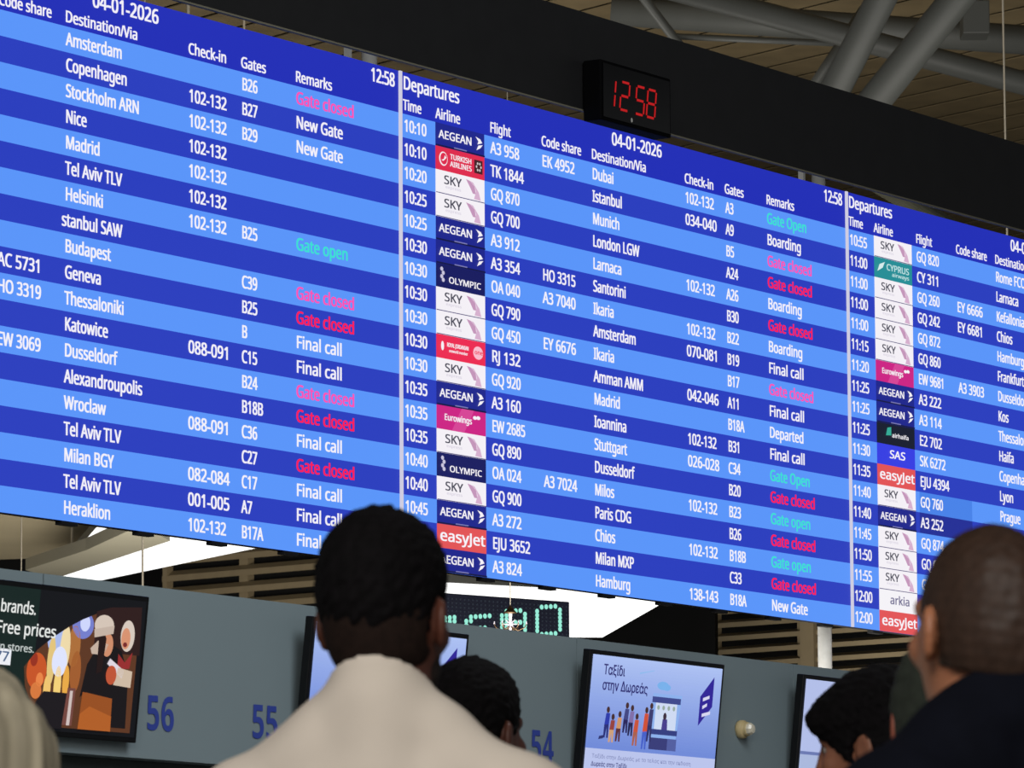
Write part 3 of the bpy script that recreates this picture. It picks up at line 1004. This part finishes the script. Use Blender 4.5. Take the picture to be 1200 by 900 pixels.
# ------------------------------------------------------------------ people: smooth distance fields meshed with surface nets
class Field:
    def __init__(self, lo, hi, h):
        self.lo, self.h = np.array(lo, float), h
        self.n = np.ceil((np.array(hi) - self.lo) / h).astype(int) + 1
        self.F = np.full(self.n, .06, np.float32)
        self.ax = [(self.lo[i] + h * np.arange(self.n[i])).astype(np.float32) for i in range(3)]

    def sl(self, lo, hi, m):
        s = []
        for i in range(3):
            a = int(max(0, math.floor((lo[i] - m - self.lo[i]) / self.h)))
            b = int(min(self.n[i], math.ceil((hi[i] + m - self.lo[i]) / self.h) + 1))
            if b <= a:
                return None
            s.append(slice(a, b))
        return tuple(s)

    def pts(self, s):
        return (self.ax[0][s[0]][:, None, None], self.ax[1][s[1]][None, :, None], self.ax[2][s[2]][None, None, :])

    def comb(self, s, d, k, op):
        F = self.F[s]
        if op == 'add':
            if k > 0:
                hh = np.clip(.5 + .5 * (F - d) / k, 0, 1)
                self.F[s] = F + (d - F) * hh - k * hh * (1 - hh)
            else:
                self.F[s] = np.minimum(F, d)
        else:
            if k > 0:
                e = -d
                hh = np.clip(.5 - .5 * (F - e) / k, 0, 1)
                self.F[s] = F + (e - F) * hh + k * hh * (1 - hh)
            else:
                self.F[s] = np.maximum(F, -d)

    def cap(self, a, b, ra, rb=None, k=.02, op='add', sq=None):
        rb = ra if rb is None else rb
        a, b = np.array(a, float), np.array(b, float)
        m = max(ra, rb) + k + .03
        s = self.sl(np.minimum(a, b), np.maximum(a, b), m)
        if s is None:
            return
        X, Y, Z = self.pts(s)
        d = b - a
        L = max(1e-9, float(d @ d))
        t_ = np.clip(((X - a[0]) * d[0] + (Y - a[1]) * d[1] + (Z - a[2]) * d[2]) / L, 0, 1)
        q = np.sqrt((X - a[0] - t_ * d[0]) ** 2 + (Y - a[1] - t_ * d[1]) ** 2 + (Z - a[2] - t_ * d[2]) ** 2) - (ra + (rb - ra) * t_)
        self.comb(s, q, k, op)

    def ell(self, c, r, R=None, k=.02, op='add'):
        c, r = np.array(c, float), np.array(r, float)
        m = float(max(r)) + k + .03
        s = self.sl(c, c, m)
        if s is None:
            return
        X, Y, Z = self.pts(s)
        P = [X - c[0], Y - c[1], Z - c[2]]
        if R is not None:
            P = [P[0] * R[0, i] + P[1] * R[1, i] + P[2] * R[2, i] for i in range(3)]
        k0 = np.sqrt((P[0] / r[0]) ** 2 + (P[1] / r[1]) ** 2 + (P[2] / r[2]) ** 2)
        k1 = np.sqrt((P[0] / r[0] ** 2) ** 2 + (P[1] / r[1] ** 2) ** 2 + (P[2] / r[2] ** 2) ** 2) + 1e-6
        self.comb(s, k0 * (k0 - 1) / k1, k, op)

    def plane(self, p, n, k=0):          # keep the side the normal points away from
        s = (slice(None),) * 3
        X, Y, Z = self.pts(s)
        d = (X - p[0]) * n[0] + (Y - p[1]) * n[1] + (Z - p[2]) * n[2]
        self.comb(s, -d, k, 'sub')

    def noise(self, amp, freq, seed=1, n=14, stretch=(1, 1, 1)):
        rg = np.random.RandomState(seed)
        X, Y, Z = self.pts((slice(None),) * 3)
        for i in range(n):
            v = rg.normal(size=3)
            v = v / np.linalg.norm(v) * freq * rg.uniform(.6, 1.5) * np.array(stretch)
            self.F += (amp / math.sqrt(n) * 1.4 * np.sin(X * v[0] + Y * v[1] + Z * v[2] + rg.uniform(0, 6.28))).astype(np.float32)

    def mesh(self, name, material, parent):
        F = self.F
        ins = F < 0
        nx, ny, nz = F.shape
        c = ins.astype(np.int8)
        tot = sum(c[i:nx - 1 + i, j:ny - 1 + j, k:nz - 1 + k] for i in (0, 1) for j in (0, 1) for k in (0, 1))
        act = (tot > 0) & (tot < 8)
        I = np.argwhere(act)
        idx = np.full(act.shape, -1, np.int64)
        idx[act] = np.arange(len(I))
        corners = np.array([(i, j, k) for i in (0, 1) for j in (0, 1) for k in (0, 1)])
        V = np.stack([F[I[:, 0] + a, I[:, 1] + b, I[:, 2] + d] for a, b, d in corners], 1)
        acc = np.zeros((len(I), 3))
        cnt = np.zeros(len(I))
        for p in range(8):
            for q in range(p + 1, 8):
                if np.abs(corners[p] - corners[q]).sum() == 1:
                    cr = (V[:, p] < 0) != (V[:, q] < 0)
                    t_ = V[:, p] / np.where(V[:, p] == V[:, q], 1, V[:, p] - V[:, q])
                    pt_ = corners[p] + (corners[q] - corners[p]) * t_[:, None]
                    acc += np.where(cr[:, None], pt_, 0)
                    cnt += cr
        verts = self.lo + (I + acc / cnt[:, None]) * self.h
        faces = []
        for ax in range(3):
            o1, o2 = [(1, 2), (2, 0), (0, 1)][ax]
            sh = [nx, ny, nz]
            a_ = [slice(None)] * 3
            b_ = [slice(None)] * 3
            a_[ax] = slice(0, sh[ax] - 1)
            b_[ax] = slice(1, sh[ax])
            e = ins[tuple(a_)] != ins[tuple(b_)]
            E_ = np.argwhere(e)
            ok = (E_[:, o1] > 0) & (E_[:, o2] > 0) & (E_[:, o1] < sh[o1] - 1) & (E_[:, o2] < sh[o2] - 1)
            E_ = E_[ok]
            fl = ins[tuple(E_.T)]

            def g(d1, d2):
                q = E_.copy()
                q[:, o1] += d1
                q[:, o2] += d2
                return idx[tuple(q.T)]
            Q = np.stack([g(-1, -1), g(0, -1), g(0, 0), g(-1, 0)], 1)
            Q[~fl] = Q[~fl][:, ::-1]
            faces.append(Q)
        Fc = np.concatenate(faces)
        me = bpy.data.meshes.new(name)
        me.vertices.add(len(verts))
        me.vertices.foreach_set('co', verts.astype(np.float32).ravel())
        me.loops.add(Fc.size)
        me.loops.foreach_set('vertex_index', Fc.astype(np.int32).ravel())
        me.polygons.add(len(Fc))
        me.polygons.foreach_set('loop_start', np.arange(0, Fc.size, 4, dtype=np.int32))
        me.polygons.foreach_set('use_smooth', np.ones(len(Fc), bool))
        me.materials.append(material)
        me.update(calc_edges=True)
        me.validate()
        o = bpy.data.objects.new(name, me)
        COL.objects.link(o)
        o.parent = parent
        return o


def rotm(yaw, pitch):
    cy, sy, cp, sp = math.cos(yaw), math.sin(yaw), math.cos(pitch), math.sin(pitch)
    return np.array([[cy, -sy, 0], [sy, cy, 0], [0, 0, 1]]) @ np.array([[1, 0, 0], [0, cp, -sp], [0, sp, cp]])


def person(label, x, y, top, body_yaw, head_yaw, head_pitch, skin, hair, hair_mat, shirt, shirt_mat, trouser_mat, sh=0.0, tr=0.0, neck_r=.053, build=1.0, cat='person'):
    """stands on the floor at x, y, facing +Y turned by body_yaw; top = height of the crown"""
    s = (top - (.006 if hair in ('buzz', 'hood') else .022 if hair != 'long' else .016)) / 1.750
    root = thing('person', label, cat, (x, y, 0), (0, 0, body_yaw))
    root.scale = (s, s, s)
    Hp = np.array([0, -.012, 1.535])
    R = rotm(head_yaw - body_yaw, -head_pitch)

    def hd(p):
        return Hp + R @ (np.array(p, float) - Hp)

    # ---- body
    f = Field((-.37, -.24, -.02), (.37, .25, 1.79), .006)
    b = build
    f.ell((0, .0, 1.30), (.165 * b, .105 * b, .17), k=.04)
    f.ell((0, .0, 1.09), (.145 * b, .098 * b, .18), k=.05)
    f.ell((0, -.01, .93), (.165 * b, .108 * b, .12), k=.05)
    for q in (-1, 1):
        f.cap((q * .02, -.03, 1.475 + sh + tr), (q * .158, -.015, 1.392 + sh * .7), .044, .046, k=.04)
        f.cap((q * .183 * b, -.01, 1.375 + sh * .6), (q * .225 * b, -.015, 1.10), .054, .043, k=.025)
        f.cap((q * .225 * b, -.015, 1.10), (q * .242 * b, .045, .855), .043, .029, k=.015)
        f.ell((q * .244 * b, .06, .795), (.017, .042, .055), k=.012)
        for j, (dy, ln) in enumerate(((.031, .068), (.0105, .078), (-.010, .072), (-.0305, .056))):
            bx = q * .244 * b
            f.cap((bx, .062 + dy, .755), (bx - q * .006, .066 + dy * 1.05, .755 - ln * .5), .0085, .008, k=.003)
            f.cap((bx - q * .006, .066 + dy * 1.05, .755 - ln * .5), (bx - q * .022, .068 + dy, .755 - ln), .008, .007, k=.002)
        f.cap((q * .240 * b, .090, .815), (q * .228 * b, .118, .775), .012, .010, k=.008)
        f.cap((q * .228 * b, .118, .775), (q * .220 * b, .124, .742), .010, .008, k=.003)
        f.cap((q * .09, -.005, .90), (q * .095, .012, .49), .085, .058, k=.03)
        f.cap((q * .095, .012, .49), (q * .098, -.018, .095), .058, .038, k=.02)
        f.cap((q * .098, -.03, .045), (q * .108, .13, .032), .042, .034, k=.02)
    f.cap((0, -.028, 1.43), hd((0, -.012, 1.575)), neck_r + .008, neck_r, k=.03)
    f.ell(hd((0, -.012, 1.650)), (.0745, .096, .100), R, k=.01)
    f.ell(hd((0, .030, 1.592)), (.060, .062, .088), R, k=.03)
    f.ell(hd((0, .068, 1.533)), (.026, .022, .020), R, k=.03)
    f.cap(hd((-.034, .082, 1.662)), hd((.034, .082, 1.662)), .013, k=.02)
    f.cap(hd((0, .093, 1.655)), hd((0, .110, 1.610)), .009, .014, k=.012)
    for q in (-1, 1):
        f.cap(hd((q * .012, .096, 1.606)), hd((q * .013, .095, 1.606)), .009, k=.008)
        f.ell(hd((q * .036, .078, 1.612)), (.022, .016, .02), R, k=.02)
        f.ell(hd((q * .031, .098, 1.642)), (.014, .012, .010), R, k=.008, op='sub')
        # ears: dished shell leaning back
        Re = R @ rotm(q * .42, .12)
        f.ell(hd((q * .081, -.004, 1.622)), (.0085, .021, .034), Re, k=.006)
        f.ell(hd((q * .090, .002, 1.626)), (.006, .012, .020), Re, k=.004, op='sub')
    f.cap(hd((-.020, .090, 1.568)), hd((.020, .090, 1.568)), .007, k=.008)
    f.cap(hd((-.018, .090, 1.556)), hd((.018, .090, 1.556)), .007, k=.006)
    f.mesh('body', skin, root)
    for q in (-1, 1):
        mb_ = MB()
        c_ = hd((q * .031, .081, 1.642))
        mb_.lathe([(.0095 * math.cos(t_), .0095 * math.sin(t_)) for t_ in [PI * i_ / 10 for i_ in range(11)]], M_eye, tuple(c_), 'y', 14)
        n_ = R @ np.array([0, 1, 0])
        mb_.tube(tuple(c_ + n_ * .0088), tuple(c_ + n_ * .0101), .0046, M_iris, 12)
        mb_.build('eye', root, smooth=True)

    # ---- hair
    f = Field((-.20, -.24, 1.10 if hair == 'long' else 1.40), (.20, .24, 1.83), .004)
    if hair == 'crop':          # short back and sides, thick on top
        f.ell(hd((0, -.014, 1.662)), (.0785, .101, .107), R, k=.0)
        f.ell(hd((0, -.010, 1.690)), (.0805, .098, .086), R, k=.02)
        f.plane(hd((0, .062, 1.66)), R @ np.array([0, .86, -.51]), .01)
        f.plane(hd((0, -.02, 1.602)), R @ np.array([0, .34, -.94]), .016)
        for q in (-1, 1):
            f.ell(hd((q * .085, .002, 1.622)), (.03, .022, .038), R, k=.006, op='sub')
        f.noise(.0012, 420, 3)
        f.noise(.0009, 80, 4)
    elif hair == 'mop':         # fuller hair with a fringe
        f.ell(hd((0, -.012, 1.672)), (.088, .113, .106), R, k=.0)
        f.ell(hd((0, -.02, 1.62)), (.086, .098, .088), R, k=.02)
        f.ell(hd((0, .056, 1.692)), (.078, .068, .056), R, k=.02)
        f.plane(hd((0, .098, 1.672)), R @ np.array([0, .72, -.69]), .012)
        f.plane(hd((0, -.03, 1.560)), R @ np.array([0, .35, -.93]), .004)
        for q in (-1, 1):
            f.ell(hd((q * .088, .005, 1.612)), (.035, .024, .036), R, k=.006, op='sub')
        f.noise(.0014, 400, 7)
        f.noise(.0016, 70, 8)
    elif hair == 'buzz':
        f.ell(hd((0, -.012, 1.650)), (.0770, .0985, .1025), R, k=.0)
        f.ell(hd((0, -.03, 1.61)), (.071, .078, .08), R, k=.02)
        f.plane(hd((0, .045, 1.66)), R @ np.array([0, .93, -.36]), .004)
        f.plane(hd((0, -.02, 1.584)), R @ np.array([0, .22, -.97]), .003)
        for q in (-1, 1):
            f.ell(hd((q * .085, .010, 1.618)), (.03, .026, .040), R, k=.004, op='sub')
        f.noise(.0006, 300, 5)
    elif hair == 'hood':        # knitted cap pulled down to the ears
        f.ell(hd((0, -.014, 1.660)), (.086, .108, .112), R, k=.0)
        f.ell(hd((0, -.03, 1.60)), (.080, .088, .09), R, k=.03)
        f.plane(hd((0, .06, 1.66)), R @ np.array([0, .88, -.47]), .01)
        f.plane(hd((0, -.02, 1.575)), R @ np.array([0, .25, -.97]), .006)
        for q in (-1, 1):
            f.ell(hd((q * .09, .012, 1.605)), (.03, .024, .036), R, k=.004, op='sub')
        f.noise(.0015, 160, 5)
    elif hair == 'long':
        f.ell(hd((0, -.014, 1.655)), (.086, .108, .108), R, k=.0)
        f.cap(hd((0, -.040, 1.64)), (0, -.075, 1.30), .086, .100, k=.05)
        for q in (-1, 1):
            f.cap(hd((q * .05, .0, 1.62)), (q * .085, -.045, 1.28), .045, .050, k=.04)
        f.ell(hd((0, .10, 1.58)), (.075, .07, .12), R, k=.02, op='sub')
        f.plane((0, 0, 1.20), (0, 0, -1), .02)
        f.noise(.0030, 170, 9, stretch=(1, 1, .08))
        f.noise(.0035, 70, 10, stretch=(1, 1, .15))
    f.mesh('knitted_cap' if hair == 'hood' else 'hair', hair_mat, root)
    if hair == 'crop':          # stubble fading down the nape and a beard along the jaw
        f = Field((-.20, -.24, 1.40), (.20, .24, 1.80), .004)
        f.ell(hd((0, .030, 1.592)), (.0635, .0655, .0915), R, k=.0)
        f.ell(hd((0, .068, 1.533)), (.030, .026, .024), R, k=.03)
        f.plane(hd((0, .012, 1.60)), R @ np.array([0, -1, 0]), .002)
        f.plane(hd((0, .0, 1.605)), R @ np.array([0, .5, .866]), .003)
        f.ell(hd((0, .10, 1.585)), (.016, .05, .014), R, k=.002, op='sub')
        f.noise(.0006, 260, 6)
        f.mesh('stubble', M_stubble, root)
        f = Field((-.20, -.24, 1.40), (.20, .24, 1.80), .004)
        f.ell(hd((0, -.012, 1.650)), (.0768, .0985, .1025), R, k=.0)
        f.ell(hd((0, -.018, 1.612)), (.0690, .0800, .0780), R, k=.01)
        f.plane(hd((0, -.02, 1.565)), R @ np.array([0, .20, -.98]), .003)
        f.plane(hd((0, .005, 1.60)), R @ np.array([0, 1, 0]), .003)
        for q in (-1, 1):
            f.ell(hd((q * .085, -.002, 1.620)), (.03, .026, .040), R, k=.004, op='sub')
        f.mesh('nape_fade', M_fade, root)

    # ---- upper garment
    f = Field((-.37, -.26, .70), (.37, .26, 1.62), .006)
    e = .016 if shirt != 'jacket' else .026
    f.ell((0, .0, 1.30), (.165 * b + e, .105 * b + e, .17 + e), k=.05)
    f.ell((0, .0, 1.09), (.150 * b + e, .104 * b + e, .20), k=.06)
    f.ell((0, -.005, .90), (.168 * b + e, .113 * b + e, .14), k=.06)
    for q in (-1, 1):
        f.cap((q * .012, -.030, 1.480 + sh + tr), (q * .160, -.015, 1.390 + sh * .7), .044 + e * .5, .046 + e, k=.045)
        f.cap((q * .184 * b, -.01, 1.372 + sh * .6), (q * .227 * b, -.015, 1.10), .056 + e, .047 + e, k=.03)
        f.cap((q * .227 * b, -.015, 1.10), (q * .243 * b, .043, .875), .047 + e, .034 + e * .8, k=.02)
    f.noise(.0035, 26, 12, stretch=(1, 1, .6))
    f.noise(.0015, 70, 13)
    f.plane((0, 0, .80), (0, 0, -1), .006)
    # collar standing round the neck
    hi = {'shirt': 1.572, 'jacket': 1.548, 'crew': 1.505}[shirt] + sh
    f.cap((0, -.036, 1.43), (0, -.030, 1.60), neck_r + .022, neck_r + .007, k=.022)
    f.plane((0, -.09, hi), np.array([0, .42, .90]) / .993, .004)
    f.cap((0, -.030, 1.45), (0, -.022, 1.70), neck_r + .004, neck_r + .003, k=.003, op='sub')
    f.mesh('jacket' if shirt == 'jacket' else 'shirt' if shirt == 'shirt' else 'jumper', shirt_mat, root)

    # ---- trousers and shoes
    f = Field((-.25, -.20, .06), (.25, .20, 1.02), .007)
    f.ell((0, -.008, .93), (.172 * b, .115 * b, .125), k=.05)
    for q in (-1, 1):
        f.cap((q * .09, -.005, .90), (q * .097, .010, .49), .094, .072, k=.03)
        f.cap((q * .097, .010, .49), (q * .099, -.014, .10), .072, .056, k=.02)
    f.plane((0, 0, 1.0), (0, 0, 1), .004)
    f.plane((0, 0, .085), (0, 0, -1), .004)
    f.noise(.003, 30, 15)
    f.mesh('trousers', trouser_mat, root)
    for q in (-1, 1):
        f = Field((min(q * .03, q * .19), -.10, -.01), (max(q * .03, q * .19), .20, .16), .005)
        f.cap((q * .099, -.035, .048), (q * .110, .135, .042), .047, .041, k=.02)
        f.cap((q * .099, -.020, .06), (q * .099, -.018, .11), .046, .046, k=.02)
        f.plane((0, 0, .002), (0, 0, -1), .002)
        f.mesh('shoe', M_shoe, root)
    return root


def skinm(name, rgb, rough=.5):
    m = mat(name, rgb, rough, var=.08, scale=14, spec=.35)
    b = m.node_tree.nodes['Principled BSDF']
    b.inputs['Subsurface Weight'].default_value = .08
    b.inputs['Subsurface Radius'].default_value = (.012, .004, .002)
    return m


M_eye = mat('eye_white', (150, 140, 134), .3, var=.02)
M_iris = mat('brown_iris', (40, 24, 16), .2, var=.05)
M_shoe = mat('dark_leather', (26, 22, 20), .45, var=.1)
M_fade = mat('cropped_nape_hair', (34, 23, 19), .85, var=.25, scale=90, spec=.15)
M_stubble = mat('dark_stubble', (34, 22, 19), .8, var=.3, scale=120)
H_black = mat('black_hair', (9, 7, 9), .85, var=.4, scale=60, spec=.12)
H_brown = mat('cropped_brown_hair', (54, 39, 31), .55, var=.2, scale=90, spec=.22)
H_grey = mat('grey_blonde_hair', (152, 144, 124), .6, var=.32, scale=34, stretch=(1, 1, .05), spec=.3)
T_dark = mat('dark_trousers', (34, 36, 44), .8, var=.1, scale=20)
T_blue = mat('blue_denim', (52, 64, 90), .8, var=.15, scale=30)

person('man with short black hair in a cream collared shirt, seen from behind at centre', -.173, 6.9, 1.798, math.radians(-10), math.radians(-22), 0.02,
       skinm('brown_skin', (88, 50, 38)), 'crop', H_black, 'shirt', mat('cream_cotton', (214, 203, 190), .8, var=.03, scale=10, bump=.1), T_dark, tr=.026, sh=.008, neck_r=.049)
person('man with shaved brown head in a dark navy jacket at the right edge', .514, 5.7, 1.652, math.radians(48), math.radians(26), 0.0,
       skinm('tan_skin', (164, 108, 78), .42), 'buzz', H_brown, 'jacket', mat('navy_wool', (11, 13, 22), .9, var=.12, scale=30, spec=.08), T_dark, neck_r=.060, build=1.0, sh=.055)
person('person with short black hair standing behind the cream shirt, right ear showing', -.080, 10.0, 1.846, math.radians(-20), math.radians(-36), 0.03,
       skinm('warm_brown_skin', (84, 50, 40)), 'crop', H_black, 'crew', mat('charcoal_knit', (44, 44, 48), .85), T_blue)
person('dark haired person with bowed head turned left before the rightmost television', .650, 9.1, 1.760, math.radians(45), math.radians(66), .16,
       skinm('olive_skin', (140, 92, 70)), 'mop', H_black, 'crew', mat('dark_green_grey_cloth', (40, 46, 44), .85), T_dark)
person('person in a dark green knitted cap, half hidden by the navy jacket', .622, 7.5, 1.668, math.radians(5), math.radians(12), 0.0,
       skinm('ruddy_skin', (140, 78, 60)), 'hood', mat('dark_green_knit', (40, 46, 38), .9, var=.15, scale=60, bump=.2), 'jacket', mat('black_quilt', (26, 26, 30), .7), T_blue)
person('person with long grey blonde hair at the bottom left corner', -.640, 6.2, 1.545, math.radians(-5), math.radians(-8), 0.0,
       skinm('fair_skin', (190, 150, 128)), 'long', H_grey, 'crew', mat('grey_wool', (96, 94, 90), .85), T_dark, build=.92)
